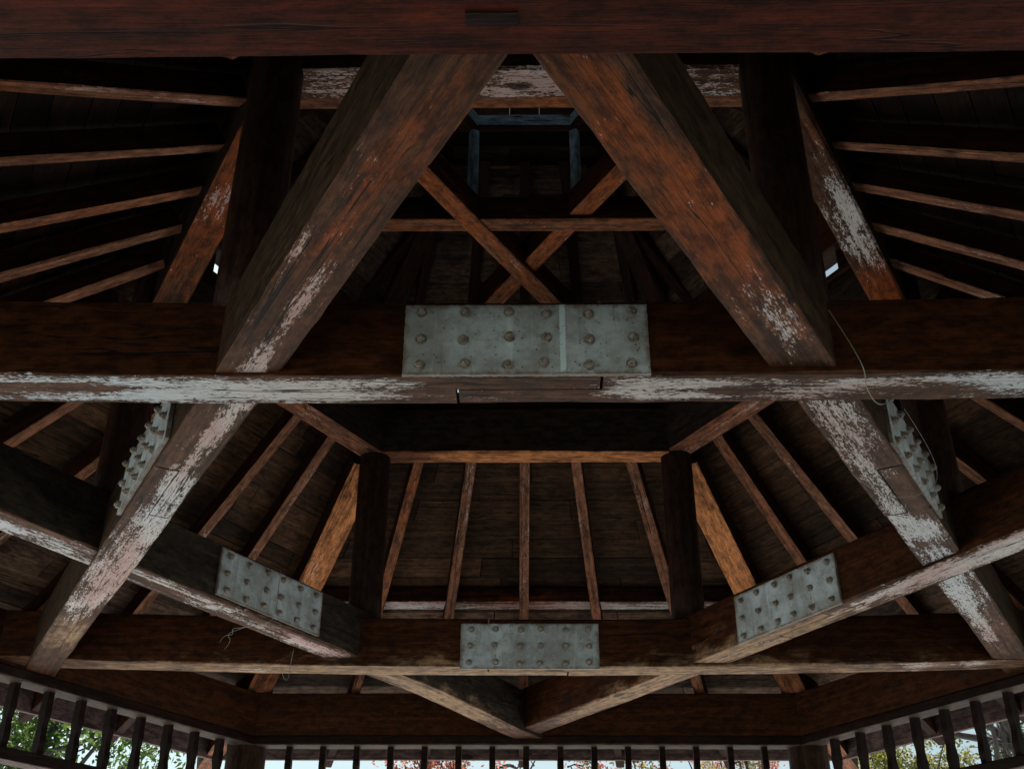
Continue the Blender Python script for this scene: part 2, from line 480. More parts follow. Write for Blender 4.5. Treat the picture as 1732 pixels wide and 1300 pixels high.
PATCH = {
 'A': [('sky_tint', -.5, 0, .2, .1, 1.1), ('sky_tint', .5, 0, .1, .1, .8), ('peel', -0.50, -.016, .16, .010, .72), ('peel', -0.47, .016, .2, .011, .78), ('peel', -0.33, .004, .08, .03, .55), ('peel', -0.24, -.002, .07, .025, .55), ('peel', -0.17, -.008, .05, .018, .5), ('peel', -0.12, -.014, .03, .010, .5),
       ('peel', -.17, .016, .08, .008, .45), ('peel', -.42, -.001, .09, .004, -.5), ('raw', -0.0, 0.0, .09, .04, .2), ('peel', 0.115, -0.004, .05, .025, .72), ('peel', 0.19, -.01, .06, .012, .5), ('peel', .18, .018, .06, .006, .55), ('peel', 0.29, .010, .06, .011, .66), ('peel', .32, -.004, .03, .010, .5),
       ('peel', 0.42, -.012, .10, .008, .75), ('peel', 0.5, .004, .05, .014, .55)],
 'B': [('tan', 0, 0, 1.0, .1, .75), ('peel', -0.68, 0, .03, .03, .5), ('peel', -0.78, 0.0, .04, .03, .6), ('peel', 0.05, 0, .4, .05, .12), ('raw', .6, 0, .25, .05, .3), ('raw', -.5, 0, .2, .05, .4), ('peel', .48, 0, .05, .02, .4)],
 'C': [('sky_tint', -.05, 0, .1, .1, .5), ('peel', -0.26, 0.002, .2, .04, .85), ('peel', -0.10, 0.012, .09, .03, .5), ('peel', -0.50, 0.0, .08, .03, .45), ('tan', -.62, 0, .18, .06, .6), ('raw', -.7, 0, .1, .05, .4),
       ('peel', 0.16, 0.006, .12, .012, .8), ('peel', 0.03, .01, .05, .03, .5), ('peel', 0.31, .006, .05, .015, .65), ('peel', 0.44, .003, .11, .008, .72), ('peel', 0.26, .02, .06, .01, .5),
       ('peel', 0.56, -.02, .2, .004, .42), ('peel', .5, .012, .06, .004, .4), ('raw', 0.7, .01, .25, .03, .5), ('raw', 0.5, -.008, .2, .015, .35)],
 'D': [('sky_tint', .3, 0, .3, .1, .6), ('raw', -0.64, 0.006, .28, .04, .75), ('raw', -.5, -.02, .15, .02, .4), ('peel', -0.47, -.02, .07, .012, .45), ('peel', -0.43, -.004, .06, .008, .4), ('peel', -0.17, .006, .1, .025, .72),
       ('peel', -0.02, .012, .08, .02, .6), ('peel', 0.10, .012, .07, .018, .75), ('peel', .16, -.012, .05, .02, .6), ('peel', 0.36, .004, .14, .03, .82), ('peel', 0.60, .008, .14, .016, .8), ('raw', .62, -.02, .12, .012, .5)],
 'E': [('sky_tint', .6, 0, .3, .1, .8), ('peel', 0.62, 0, .14, .03, .62), ('peel', 0.46, -.010, .1, .018, .6), ('peel', 0.22, 0.012, .14, .016, .62), ('peel', 0.30, -.022, .1, .008, .6), ('peel', 0.04, 0, .1, .02, .38), ('peel', -0.2, 0.0, .13, .03, .62),
       ('tan', -0.55, 0, .28, .06, .85), ('tan', .0, 0, .25, .05, .3), ('raw', -.8, 0, .1, .05, .5)],
 'F': [('peel', -0.45, 0, .22, .06, .75), ('peel', -0.2, .0, .12, .03, .45), ('tan', 0.45, 0, .35, .06, .8), ('tan', .05, 0, .25, .06, .6), ('peel', .1, .0, .2, .03, .25), ('raw', .2, -.01, .15, .02, .3)],
}
def sagA(t): return -0.0125 * (1 - (t / .87) ** 2) + 0.0105
def bowC(t): return 0.003 * math.exp(-((t - .25) / .2) ** 2) - 0.002 * max(0.0, (t - .5) / .37) ** 1.5
def tipE(t): return -0.013 * min(1.0, max(0.0, (-t - .52) / .3))
def tipF(t): return 0.003 * min(1.0, max(0.0, (t - .52) / .3))
def sagB(t): return -0.0145 * (1 - (t / .87) ** 2) + 0.0085

# one bolt: washer, hexagon nut, threaded end (axis along local -Y)
def bolt_mesh():
    mb = MB()
    def ring(r, y, n, off=0.0):
        return [mb.vert((r * math.cos(2 * math.pi * k / n + off), y, r * math.sin(2 * math.pi * k / n + off))) for k in range(n)]
    def tube(r, ya, yb, n, off=0.0, ch=0.0):
        a = ring(r, ya, n, off); b = ring(r, yb + ch, n, off); c = ring(r - ch, yb, n, off)
        for k in range(n):
            k2 = (k + 1) % n
            mb.face((a[k], b[k], b[k2], a[k2])); mb.face((b[k], c[k], c[k2], b[k2]))
        mb.face(tuple(reversed(c)))
    tube(0.0185, 0.002, -0.004, 16, 0, 0.001)
    tube(0.0148, -0.004, -0.018, 6, 0.3, 0.002)
    tube(0.0085, -0.018, -0.0245, 10, 0, 0.002)
    me = bpy.data.meshes.new('bolt')
    me.from_pydata(mb.v, [], mb.f)
    me.materials.append(M['bolt'])
    return me
BOLT = bolt_mesh()
BT = (-0.103, -0.060, -0.0165, 0.0185, 0.0615, 0.1035)

for key, b in BEAMS.items():
    a = math.radians(b['a']) + b['rot']
    n = Vector((math.cos(a), math.sin(a), 0)); t = Vector((-n.y, n.x, 0))
    root = empty('tie_beam')
    mm = Matrix((t, -n, Vector((0, 0, 1)))).transposed().to_4x4()
    mm.translation = n * b['d'] * S + Vector((0, 0, HB + b['z'] * S))
    root.matrix_basis = mm
    tag(root, b['label'], 'beam', 'big bolted tie beams forming the star')
    rnd = random.Random(ord(key))
    zo = {'A': sagA, 'B': sagB, 'E': tipE, 'F': tipF}.get(key)
    zof = (lambda q: zo(q) * S) if zo else None
    yof = (lambda q: bowC(q) * S) if key == 'C' else None
    wr = 1.7 if key in 'CD' else 1.15
    hl, w, g = 0.935, BW * S, 0.0010 * S
    t1, t2, half = b['t1'], b['t2'], b['half']
    st = 0.022
    side = M['brown_side'] if key in 'CD' else M['grey_side'] if key == 'E' else M['beam_side']
    mats = [side, M['beam_under']]
    # first timber: full to t1, then only the half on side `half` up to t2
    lo, hi = ((-w/2, -g) if half < 0 else (g, w/2))
    rows = []
    k = int((t1 + hl) / st)
    rows += [((-hl + (t1 + hl) * i / k) * S, -w/2, w/2) for i in range(k + 1)]
    k2 = max(2, int((t2 - t1) / st))
    rows += [((t1 + (t2 - t1) * i / k2) * S, lo, hi) for i in range(k2 + 1)]
    mb = MB(); timber(mb, rows, 0, BH * S, 0.006, rnd, PATCH[key], zof, S, wear=wr, yoff=yof)
    mb.build('timber', mats, root)
    lo, hi = ((g, w/2) if half < 0 else (-w/2, -g))
    gap = 0.0028
    rows = [((t1 + gap + (t2 - t1) * i / k2) * S, lo, hi) for i in range(k2 + 1)]
    k = int((hl - t2) / st)
    rows += [((t2 + gap + (hl - t2 - gap) * i / k) * S, -w/2, w/2) for i in range(k + 1)]
    mb = MB(); timber(mb, rows, 0, BH * S, 0.006, rnd, PATCH[key], zof, S, wear=wr, yoff=yof)
    mb.build('timber', mats, root)
    # steel splice plate with 18 bolts
    tc, tw = b['plate']; z0, z1 = b['pz']
    zb = (zo(tc) if zo else 0.0) - b['z']
    s = b['side']
    mb = MB()
    nx, nz = 84, 28
    L, H, th = tw * S, (z1 - z0) * S, 0.012
    grid = []
    for i in range(nx + 1):
        r_ = []
        for j_ in range(nz + 1):
            ex = min(i, nx - i) / 4.0; ez = min(j_, nz - j_) / 3.2
            edge = 1.0 - min(1.0, min(ex, ez))
            jx = rnd.uniform(-.0012, .0012) if (i in (0, nx) or j_ in (0, nz)) else 0
            px_, pz_ = L * (i / nx - .5), H * j_ / nz
            rs = 0.0
            for bx_ in BT:
                for fz_ in (0.13, 0.5, 0.87):
                    dx_, dz_ = px_ - bx_ * S * tw / 0.240, pz_ - H * fz_
                    rs = max(rs, math.exp(-(dx_ ** 2 + dz_ ** 2) / .030 ** 2), 0.55 * math.exp(-(dx_ / .014) ** 2) if -0.07 < dz_ < 0 else 0)
            stk_ = 1.0 if key == 'A' and abs(px_ - 0.036 * S) < .0095 else 0.0
            r_.append(mb.vert((px_ + jx, -th, pz_ + jx), raw=max(edge * 0.85, rs * .68), streak=stk_))
        grid.append(r_)
    for i in range(nx):
        for j_ in range(nz):
            mb.face((grid[i][j_], grid[i+1][j_], grid[i+1][j_+1], grid[i][j_+1]))
    loop = [grid[i][0] for i in range(nx + 1)] + [grid[nx][j_] for j_ in range(1, nz + 1)] + [grid[i][nz] for i in range(nx - 1, -1, -1)] + [grid[0][j_] for j_ in range(nz - 1, 0, -1)]
    back = [mb.vert((mb.v[q][0], 0.004, mb.v[q][2]), raw=0.9) for q in loop]
    for k in range(len(loop)):
        k2 = (k + 1) % len(loop)
        mb.face((loop[k2], loop[k], back[k], back[k2]))
    pm = Matrix.Rotation(math.pi if s > 0 else 0.0, 4, 'Z')
    pm.translation = Vector((tc * S, s * (BW / 2) * S + s * 0.001, z0 * S + (zo(tc) if zo else 0.0) * S))
    plate = mb.build('steel_plate', M['steel'], root, pm)
    for bx in BT:
        for fz_ in (0.13, 0.5, 0.87):
            o = bpy.data.objects.new('bolt', BOLT)
            col.objects.link(o)
            o.parent = plate
            o.location = (bx * S * tw / 0.240 + rnd.uniform(-.006, .006), -th, H * fz_ + rnd.uniform(-.006, .006))
            o.rotation_euler = (rnd.uniform(-.06, .06), rnd.uniform(0, 6), rnd.uniform(-.06, .06))

# ------------------------------------------------------------------ short round posts on the star, and the ring they carry
PR = 0.0305
RZ0, RZ1 = 0.415, 0.512
post_lab = {60: 'slim dark round post on the far beam crossing, right of the middle',
            120: 'slim dark round post on the far beam crossing, left of the middle',
            180: 'dark round post behind the left diagonal beam and its edge-on bolted plate',
            0: 'dark round post behind the right diagonal beam and its edge-on bolted plate',
            240: 'thick dark round post rising at upper left behind the left diagonal beam',
            300: 'thick dark round post rising at upper right behind the right diagonal beam'}
RC = 0.590
for k, (deg, lab) in enumerate(post_lab.items()):
    sh = Vector((-0.016 * S, 0, 0)) if deg == 300 else Vector((0.006 * S, 0, 0)) if deg == 240 else Vector()
    o = round_bar('round_post', rad(deg, RC, 0, 0.078) + sh, rad(deg, RC, 0, 0.70) + sh, PR * S, PR * S * 0.97, M['post'], seed=50 + k)
    tag(o, lab, 'post', 'round posts standing on the star of tie beams')
ring_lab = {90: 'far ring beam with orange underside between the two far round posts',
            150: 'left far ring beam running from the far post towards upper left',
            210: 'left near ring beam with orange and white underside left of the thick post',
            270: 'near ring beam high under the red lintel with flaking white underside',
            330: 'right near ring beam with white speckled underside right of the thick post',
            30: 'right far ring beam with pinkish underside running up from the far post'}
rpatch = {90: [('raw', .3, 0, .3, .1, .1), ('raw', .55, 0, .1, .1, -.5), ('peel', .3, 0, .5, .1, -.25)],
          150: [('raw', .28, 0, .3, .1, .35), ('peel', .3, 0, .1, .05, .1)],
          210: [('raw', .28, 0, .3, .1, .75), ('peel', .3, 0, .06, .05, .45), ('raw', .5, 0, .1, .1, .3)],
          270: [('peel', .28, 0, .4, .1, .62)],
          330: [('peel', .30, 0, .14, .1, .52), ('sky_tint', .3, 0, .5, .1, -2.0), ('raw', .08, 0, .1, .1, .5), ('raw', .5, 0, .1, .1, .9)],
          30: [('peel', .25, 0, .2, .03, .35), ('raw', .4, 0, .2, .1, .3)]}
for k, (deg, lab) in enumerate(ring_lab.items()):
    ap = {210: 0.492, 330: 0.498, 270: 0.491}.get(deg, 0.507)
    h = ap * math.tan(math.radians(30)) - 0.0139
    rz = RZ0 + 0.0006 * k
    und = M['hip_under'] if deg == 90 else M['rafter_under'] if deg in (30, 150) else M['beam_under']
    o = bar('ring_beam', rad(deg, ap, -h, rz), rad(deg, ap, h, rz), 0.048 * S, (RZ1 - RZ0) * S, [M['ring_side'], und], seed=70 + k, patches=rpatch[deg], scale=S)
    tag(o, lab, 'beam', 'ring beams on the round posts')

# ------------------------------------------------------------------ perimeter: posts, eave beams, hanging friezes
PA = 1.06
PC = PA / math.cos(math.radians(30))
pl = {60: 'outer round column at the far right corner between two friezes', 120: 'outer round column at the far left corner between two friezes',
      0: 'outer column at the right corner', 180: 'outer column at the left corner', 240: 'outer column at the near left corner', 300: 'outer column at the near right corner'}
for k, (deg, lab) in enumerate(pl.items()):
    pr_ = PC + 0.010
    p = rad(deg, pr_, 0, 0)
    o = round_bar('column', (p.x, p.y, 0.0), (p.x, p.y, HB + 0.135 * S), 0.044 * S, 0.043 * S, M['post'], seed=90 + k, rows=16)
    tag(o, lab, 'column', 'outer columns of the pavilion')
el = {90: 'far eave beam, dark and level above the far frieze', 150: 'left eave beam, dark and sloping above the left frieze', 30: 'right eave beam, dark and sloping above the right frieze',
      210: 'eave beam on the near left side', 330: 'eave beam on the near right side'}
for k, (deg, lab) in enumerate(el.items()):
    h = PC / 2 - 0.0172
    root = empty('eave_beam', rad(deg, PA, 0, 0)); tag(root, lab, 'beam', 'eave beams between the outer columns')
    def put(o):
        o.matrix_basis = Matrix.Translation(-root.location) @ o.matrix_basis
        o.parent = root
    put(bar('timber', rad(deg, PA, -h, -0.001), rad(deg, PA, h, -0.001), 0.058 * S, 0.092 * S, [M['beam_side'], M['beam_side']], seed=110 + k, cham=0.005))
    put(bar('rail', rad(deg, PA - .010, -h + .001, -0.021), rad(deg, PA - .010, h - .001, -0.021), 0.045 * S, 0.0185 * S, [M['frieze'], M['rail_under']], seed=120 + k, cham=0.004))

def baluster_mesh(L):
    """flat board cut with a wavy outline, square head"""
    mb = MB()
    prev = None
    n = 22
    for i in range(n + 1):
        u = i / n
        z = -L * u
        wv = 0.0
        if u > 0.22 and u < 0.9:
            q = (u - 0.22) / 0.68
            wv = 0.0045 * math.sin(q * math.pi * 3.0) * (1 if q < 0.999 else 0)
        d = 0.026 + wv
        w = 0.021 + wv * 0.25
        ids = [mb.vert(p) for p in ((-w, -d, z), (w, -d, z), (w, d, z), (-w, d, z))]
        if prev:
            for k in range(4):
                mb.face((prev[k], ids[k], ids[(k+1) % 4], prev[(k+1) % 4]))
        else:
            mb.face(ids)
        prev = ids
    mb.face(tuple(reversed(prev)))
    me = bpy.data.meshes.new('baluster')
    me.from_pydata(mb.v, [], mb.f)
    me.materials.append(M['frieze'])
    return me
BAL = baluster_mesh((0.136 - 0.019) * S)
fl = {90: 'far hanging frieze of dark balusters with red blossom behind', 150: 'left hanging frieze of dark wavy balusters with green leaves behind',
      30: 'right hanging frieze of dark wavy balusters with yellow green leaves behind'}
for k, (deg, lab) in enumerate(fl.items()):
    root = empty('frieze', rad(deg, PA - 0.005, 0, -0.021)); tag(root, lab, 'frieze', 'hanging friezes under the eave beams')
    h = PC / 2 - 0.03
    o = bar('bottom_rail', rad(deg, PA - 0.005, -h, -0.155), rad(deg, PA - 0.005, h, -0.155), 0.04 * S, 0.021 * S, [M['frieze'], M['eave']], seed=130 + k, cham=0.004)
    o.matrix_basis = Matrix.Translation(-root.location) @ o.matrix_basis; o.parent = root
    for i in range(-7, 8):
        o = bpy.data.objects.new('baluster', BAL)
        col.objects.link(o); o.parent = root
        p = rad(deg, PA - 0.005, i * 0.0741, -0.0195) - root.location
        o.location = p
        o.rotation_euler = (random.uniform(-.008, .008), random.uniform(-.01, .01), math.radians(deg - 90) + random.uniform(-.03, .03))

# red lintel overhead at the entrance
root = empty('lintel', rad(270, 1.06, 0, -0.05)); tag(root, 'massive dark red lintel overhead along the top edge with a small slot', 'lintel')
mb = MB()
rl = [(-0.70 * S + 1.40 * S * i / 40, -0.075 * S, 0.0806 * S) for i in range(41)]
timber(mb, rl, 0, 0.11 * S, 0.008, random.Random(5), [('raw', -.1, .0, .5, .2, .12)], None, S)
mb.build('timber', [M['red_beam'], M['red_beam']], root, Matrix.Rotation(-0.004, 4, 'Z'))
mb = MB(); mb.box((-0.034 * S, 0.047 * S, -0.0035), (-0.004 * S, 0.057 * S, 0.004))
slot = mb.build('slot_plug', M['frieze'], root)

# ------------------------------------------------------------------ lower roof
def zr(a): return 0.445 - 0.674 * (a - 0.525) if a < 1.06 else 0.0844 - 0.33 * (a - 1.06)
SL = math.atan(0.674)
roof = empty('lower_roof', P(0, 0, 0.1)); tag(roof, 'broad lower roof of dark boards on fanned brown rafters around the ring', 'roof')
def adopt(o, r):
    o.matrix_basis = Matrix.Translation(-r.location) @ o.matrix_basis
    o.parent = r
    return o
def deck_panel(name, deg, a0, a1, zf, off, r, seed, bw=0.036, extra=0.0, mat=None):
    """boards laid level across one face of the roof, edge to edge, each its own tone and little offset"""
    rnd = random.Random(seed)
    mb = MB()
    aa = math.radians(deg)
    n = Vector((math.cos(aa), math.sin(aa), 0)); t = Vector((-n.y, n.x, 0))
    a = a0
    while a < a1 - 1e-6:
        b = min(a1, a + bw * rnd.uniform(0.85, 1.15))
        za, zb = zf(a) + off, zf(b) + off
        cuts = [-1.0]
        x = -1.0 + rnd.uniform(.1, .8)
        while x < 0.97:
            cuts.append(x); x += rnd.uniform(.5, 1.1)
        cuts.append(1.0)
        for c0, c1 in zip(cuts[:-1], cuts[1:]):
            tone = rnd.random()
            dz = rnd.uniform(0, .0022)
            gA, gB = 0.0006, 0.0006
            pts = []
            for (ap, z_) in ((a + gA, za), (b - gB, zb)):
                hw = ap * math.tan(math.radians(30)) + extra
                for c in (c0 + .002, c1 - .002):
                    pts.append((ap, c * hw, z_ + dz))
            ids = []
            for lift in (0.0, 0.014):
                for ap, lt, z_ in pts:
                    # local frame of the panel: X along the boards
                    ids.append(mb.vert((lt * S, ap * S, (z_ + lift) * S), tone=tone))
            q = ids
            mb.face((q[0], q[1], q[3], q[2])); mb.face((q[4], q[6], q[7], q[5]))
            mb.face((q[0], q[4], q[5], q[1])); mb.face((q[2], q[3], q[7], q[6]))
            mb.face((q[0], q[2], q[6], q[4])); mb.face((q[1], q[5], q[7], q[3]))
        a = b
    pm = Matrix((t, n, Vector((0, 0, 1)))).transposed().to_4x4()
    pm.translation = Vector((0, 0, HB)) - r.location
    return mb.build(name, mat or M['deck'], r, pm)
def cover(name, a0, a1, zf, off, r, mat=None):
    mb = MB()
    lst = [a0, a1] if a1 < 1.0 else [a0, 1.06, a1]
    rings = []
    for lift in (0.0, 0.03):
        for ap in lst:
            c = ap / math.cos(math.radians(30))
            rings.append([mb.vert((c * math.cos(math.radians(60 * k)) * S, c * math.sin(math.radians(60 * k)) * S, (zf(ap) + off + lift) * S)) for k in range(6)])
    m_ = len(lst)
    def strip(p, q):
        for k in range(6):
            mb.face((p[k], q[k], q[(k+1) % 6], p[(k+1) % 6]))
    for i in range(m_ - 1):
        strip(rings[i], rings[i+1]); strip(rings[m_ + i], rings[m_ + i + 1])
    strip(rings[0], rings[m_]); strip(rings[m_ - 1], rings[2 * m_ - 1])
    pm = Matrix.Translation(Vector((0, 0, HB)) - r.location)
    return mb.build(name, mat or M['tile'], r, pm)
RH = 0.036
for f in range(6):
    deg = 30 + 60 * f
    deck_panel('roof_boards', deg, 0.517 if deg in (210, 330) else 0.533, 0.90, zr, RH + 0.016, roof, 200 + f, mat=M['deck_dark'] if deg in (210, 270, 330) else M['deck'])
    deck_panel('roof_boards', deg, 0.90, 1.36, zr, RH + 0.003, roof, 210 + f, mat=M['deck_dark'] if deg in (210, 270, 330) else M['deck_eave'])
    # level purlin notched over the rafters
    h = 0.885 * math.tan(math.radians(30)) - 0.02
    pp = [('peel', .15 + .2 * i, 0, .1, .1, .5 if (i + f) % 2 else .75) for i in range(5)] + [('raw', .5, 0, .12, .1, .9)]
    adopt(bar('purlin', rad(deg, 0.882, -h, 0.240), rad(deg, 0.882, h, 0.240), 0.062 * S, 0.034 * S, [M['rafter_side'], M['beam_under']], seed=220 + f, patches=pp, scale=S), roof)
    for i in (-2, -1, 0, 1, 2):
        jl, jk = random.uniform(-.004, .004), random.uniform(-.012, .012)
        def lat(a): return i * (0.1 + 0.172 * (a - 0.525)) + jl + jk * (a - .525)
        a0, a1, a2 = (0.518 if deg in (210, 330) else 0.528), 1.07, 1.34
        pt = [('raw', random.uniform(0, .5), 0, .3, .1, random.uniform(-.2, .35)), ('peel', random.uniform(0, .5), 0, .2, .1, random.uniform(0, .25))]
        o = bar('rafter', rad(deg, a0, lat(a0), zr(a0)), rad(deg, a1, lat(a1), zr(a1)), 0.0215 * S * random.uniform(.9, 1.1), RH * S * 0.93, [M['rafter_side'], M['rafter_under']], seed=230 + f * 9 + i, patches=pt, scale=S, cham=0.004, bow=random.uniform(-.012, .012))
        adopt(o, roof)
        o = bar('eave_rafter', rad(deg, a1 - .004, lat(a1), zr(a1) + .003), rad(deg, a2, lat(a2), zr(a2)), 0.02 * S, RH * S * 0.85, [M['rafter_side'], M['rafter_side']], seed=330 + f * 9 + i, cham=0.004)
        adopt(o, roof)
    hd = 60 * f
    c30 = math.cos(math.radians(30))
    hp = [('raw', random.uniform(.1, .4), 0, .3, .1, random.uniform(-.1, .3)), ('raw', .64, 0, .17, .2, -1.5), ('peel', .64, 0, .17, .2, -.8), ('peel', .42, random.uniform(-.01, .01), .12, .02, .35)]
    if hd in (240, 300): hp = [('raw', .4, 0, 2, 1, -1.0), ('peel', .4, 0, 2, 1, -.6)]
    o = bar('hip_rafter', rad(hd, 0.545 / c30, 0, zr(0.545) - 0.016), rad(hd, 1.075 / c30, 0, zr(1.075) - 0.016), 0.055 * S, 0.045 * S, [M['rafter_side'], M['hip_under']], seed=400 + f, patches=hp, scale=S)
    adopt(o, roof)
    o = bar('hip_tail', rad(hd, 1.085 / c30, 0, zr(1.075) - 0.010), rad(hd, 1.36 / c30, 0, zr(1.36) + .002), 0.04 * S, 0.035 * S, [M['rafter_side'], M['rafter_under']], seed=410 + f)
    adopt(o, roof)
    h = 1.305 * math.tan(math.radians(30)) - 0.004
    o = bar('eave_board', rad(deg, 1.305, -h, 0.002), rad(deg, 1.305, h, 0.002), 0.012 * S, 0.07 * S, [M['eave'], M['eave']], seed=420 + f, cham=0.003)
    adopt(o, roof)
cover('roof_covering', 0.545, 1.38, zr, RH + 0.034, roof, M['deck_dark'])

# ------------------------------------------------------------------ clerestory between the two roofs
cl = {90: 'far', 150: 'left far', 210: 'left near', 270: 'near', 330: 'right near', 30: 'right far'}
for k, (deg, nm) in enumerate(cl.items()):
    root = empty('clerestory', rad(deg, 0.507, 0, RZ1)); tag(root, 'low slatted clerestory opening above the %s ring beam' % nm, 'clerestory', 'clerestory openings above the ring')
    h = 0.2788
    adopt(bar('board', rad(deg, 0.507, -h, RZ1 + .0015), rad(deg, 0.507, h, RZ1 + .0015), 0.014 * S, 0.028 * S, [M['deck'], M['deck']], seed=500 + k), root)
    adopt(bar('sill', rad(deg, 0.507, -h, RZ1 + .030), rad(deg, 0.507, h, RZ1 + .030), 0.03 * S, 0.014 * S, [M['rafter_side'], M['rafter_side']], seed=510 + k), root)
    adopt(bar('head', rad(deg, 0.507, -h, 0.598), rad(deg, 0.507, h, 0.598), 0.044 * S, 0.107 * S, [M['beam_side'], M['beam_side']], seed=520 + k), root)
    for sg in (-1, 1):
        xa, xb = sorted((sg * 0.192, sg * (h - .001)))
        adopt(bar('side_board', rad(deg, 0.507, xa, RZ1 + .0445), rad(deg, 0.507, xb, RZ1 + .0445), 0.012 * S, (0.5975 - RZ1 - .0445) * S, [M['rafter_side'], M['rafter_side']], seed=570 + k * 2 + sg), root)
    for i in range(3):
        x = -0.11 + 0.11 * i
        o = bar('mullion', rad(deg, 0.507, x, RZ1 + .0445), rad(deg, 0.507, x, 0.597), 0.014 * S, 0.018 * S, [M['rafter_side'], M['rafter_side']], seed=530 + k * 6 + i, up=(math.cos(math.radians(deg)), math.sin(math.radians(deg)), 0))
        adopt(o, root)

# ------------------------------------------------------------------ small upper star
SR, SZ, SW, SH = 0.315, 0.715, 0.0358, 0.054
sl = {270: 'near small star beam crossing behind the two big diagonals at the top', 90: 'small level star beam crossing just below the lantern frame',
      210: 'small star beam edging the left big diagonal beam', 330: 'small star beam hidden along the right big diagonal beam',
      150: 'small star beam sloping from upper left to the crossing above the big plate', 30: 'small star beam sloping from upper right to the crossing above the big plate'}
zoffs = {270: 0.0, 90: -0.0025, 210: 0.004, 330: 0.006, 150: -0.006, 30: 0.0085}
for k, (deg, lab) in enumerate(sl.items()):
    h = 0.46
    sp = [('raw', .5, 0, .4, .1, .5)] if deg in (30, 150) else [('raw', .46, 0, .5, .1, .3)]
    o = bar('star_beam', rad(deg, SR / 2, -h, SZ + zoffs[deg]), rad(deg, SR / 2, h, SZ + zoffs[deg]), SW * S, SH * S, [M['rafter_side'], M['rafter_under']], seed=600 + k, patches=sp, scale=S, cham=0.004)
    tag(o, lab, 'beam', 'small star beams under the upper roof')

# ------------------------------------------------------------------ upper roof
def zu(a): return 0.735 - 0.75 * (a - 0.5)
uroof = empty('upper_roof', P(0, 0, 0.7)); tag(uroof, 'small upper roof of dark level boards and rafters above the star', 'roof')
for f in range(6):
    deg = 30 + 60 * f
    deck_panel('roof_boards', deg, 0.245, 0.575, zu, RH + 0.003, uroof, 700 + f, mat=M['deck_eave'])
    for i in (-2, -1, 0, 1, 2):
        def lat(a): return i * 0.118 * (0.35 + 0.65 * (a / 0.5))
        if abs(i) == 2: a0 = 0.33
        else: a0 = 0.235
        adopt(bar('rafter', rad(deg, a0, lat(a0), zu(a0)), rad(deg, 0.63, lat(0.565), zu(0.565)), 0.021 * S, RH * S * 0.95, [M['rafter_side'], M['rafter_side']], seed=710 + f * 9 + i, cham=0.004), uroof)
    hd = 60 * f
    adopt(bar('hip_rafter', rad(hd, 0.235 / c30, 0, zu(0.235) - .012), rad(hd, 0.565 / c30, 0, zu(0.565) - .012), 0.034 * S, 0.046 * S, [M['rafter_side'], M['rafter_side']], seed=780 + f), uroof)
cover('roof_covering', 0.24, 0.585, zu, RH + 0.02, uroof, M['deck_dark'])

# ------------------------------------------------------------------ lantern on the inner points of the small star
lan = empty('lantern', P(0, 0, SZ + SH)); tag(lan, 'small open lantern frame at the very top with blue sky light in its colour', 'lantern')
LR = 0.186
for k in range(6):
    d0 = 60 * k
    adopt(bar('post', rad(d0, LR, 0, SZ + SH + .009), rad(d0, LR, 0, 0.948), 0.016 * S, 0.016 * S, [M['lantern'], M['lantern']], seed=800 + k, up=(math.cos(math.radians(d0)), math.sin(math.radians(d0)), 0)), lan)
    deg = 30 + 60 * k
    h = LR / 2 - 0.004
    adopt(bar('lintel', rad(deg, LR * c30, -h, 0.95), rad(deg, LR * c30, h, 0.95), 0.016 * S, 0.03 * S, [M['lantern'], M['rafter_side']], seed=810 + k), lan)
    if deg in (30, 90, 150):  # boards added on far sides to shut out sky; near sides open for light
        mb = MB()
        aa = math.radians(deg)
        n = Vector((math.cos(aa), math.sin(aa), 0)); t = Vector((-n.y, n.x, 0))
        hw = 0.262 * math.tan(math.radians(30))
        for i in range(5):
            x0 = -hw + 2 * hw * i / 5; x1 = -hw + 2 * hw * (i + 1) / 5
            mb.box((x0 * S + .0005, 0.245 * S, 0.93 * S), (x1 * S - .0005, (0.245 + .008) * S, 1.222 * S), tone=random.random())
        pm = Matrix((t, n, Vector((0, 0, 1)))).transposed().to_4x4(); pm.translation = Vector((0, 0, HB)) - lan.location
        mb.build('sky_blocking_board', M['deck'], lan, pm)
def zc(a): return 1.33 - 0.5 * a  # cap set high to widen the near opening for sky light
for f in range(6):
    deck_panel('roof_boards', 30 + 60 * f, 0.004, 0.33, zc, 0, lan, 820 + f)
cover('roof_covering', 0.004, 0.34, zc, 0.016, lan)

# ------------------------------------------------------------------ loose wires
def wire(name, pts, r, label):
    cu = bpy.data.curves.new(name, 'CURVE'); cu.dimensions = '3D'; cu.bevel_depth = r; cu.bevel_resolution = 2
    for L in pts:
        sp = cu.splines.new('NURBS'); sp.points.add(len(L) - 1); sp.use_endpoint_u = True; sp.order_u = 3
        for q, p in zip(sp.points, L): q.co = (*p, 1)
    cu.materials.append(M['wire'])
    tmp = bpy.data.objects.new(name, cu)
    col.objects.link(tmp)
    dg = bpy.context.evaluated_depsgraph_get()
    me = bpy.data.meshes.new_from_object(tmp.evaluated_get(dg))
    bpy.data.objects.remove(tmp)
    o = bpy.data.objects.new(name, me); col.objects.link(o)
    return tag(o, label, 'wire')

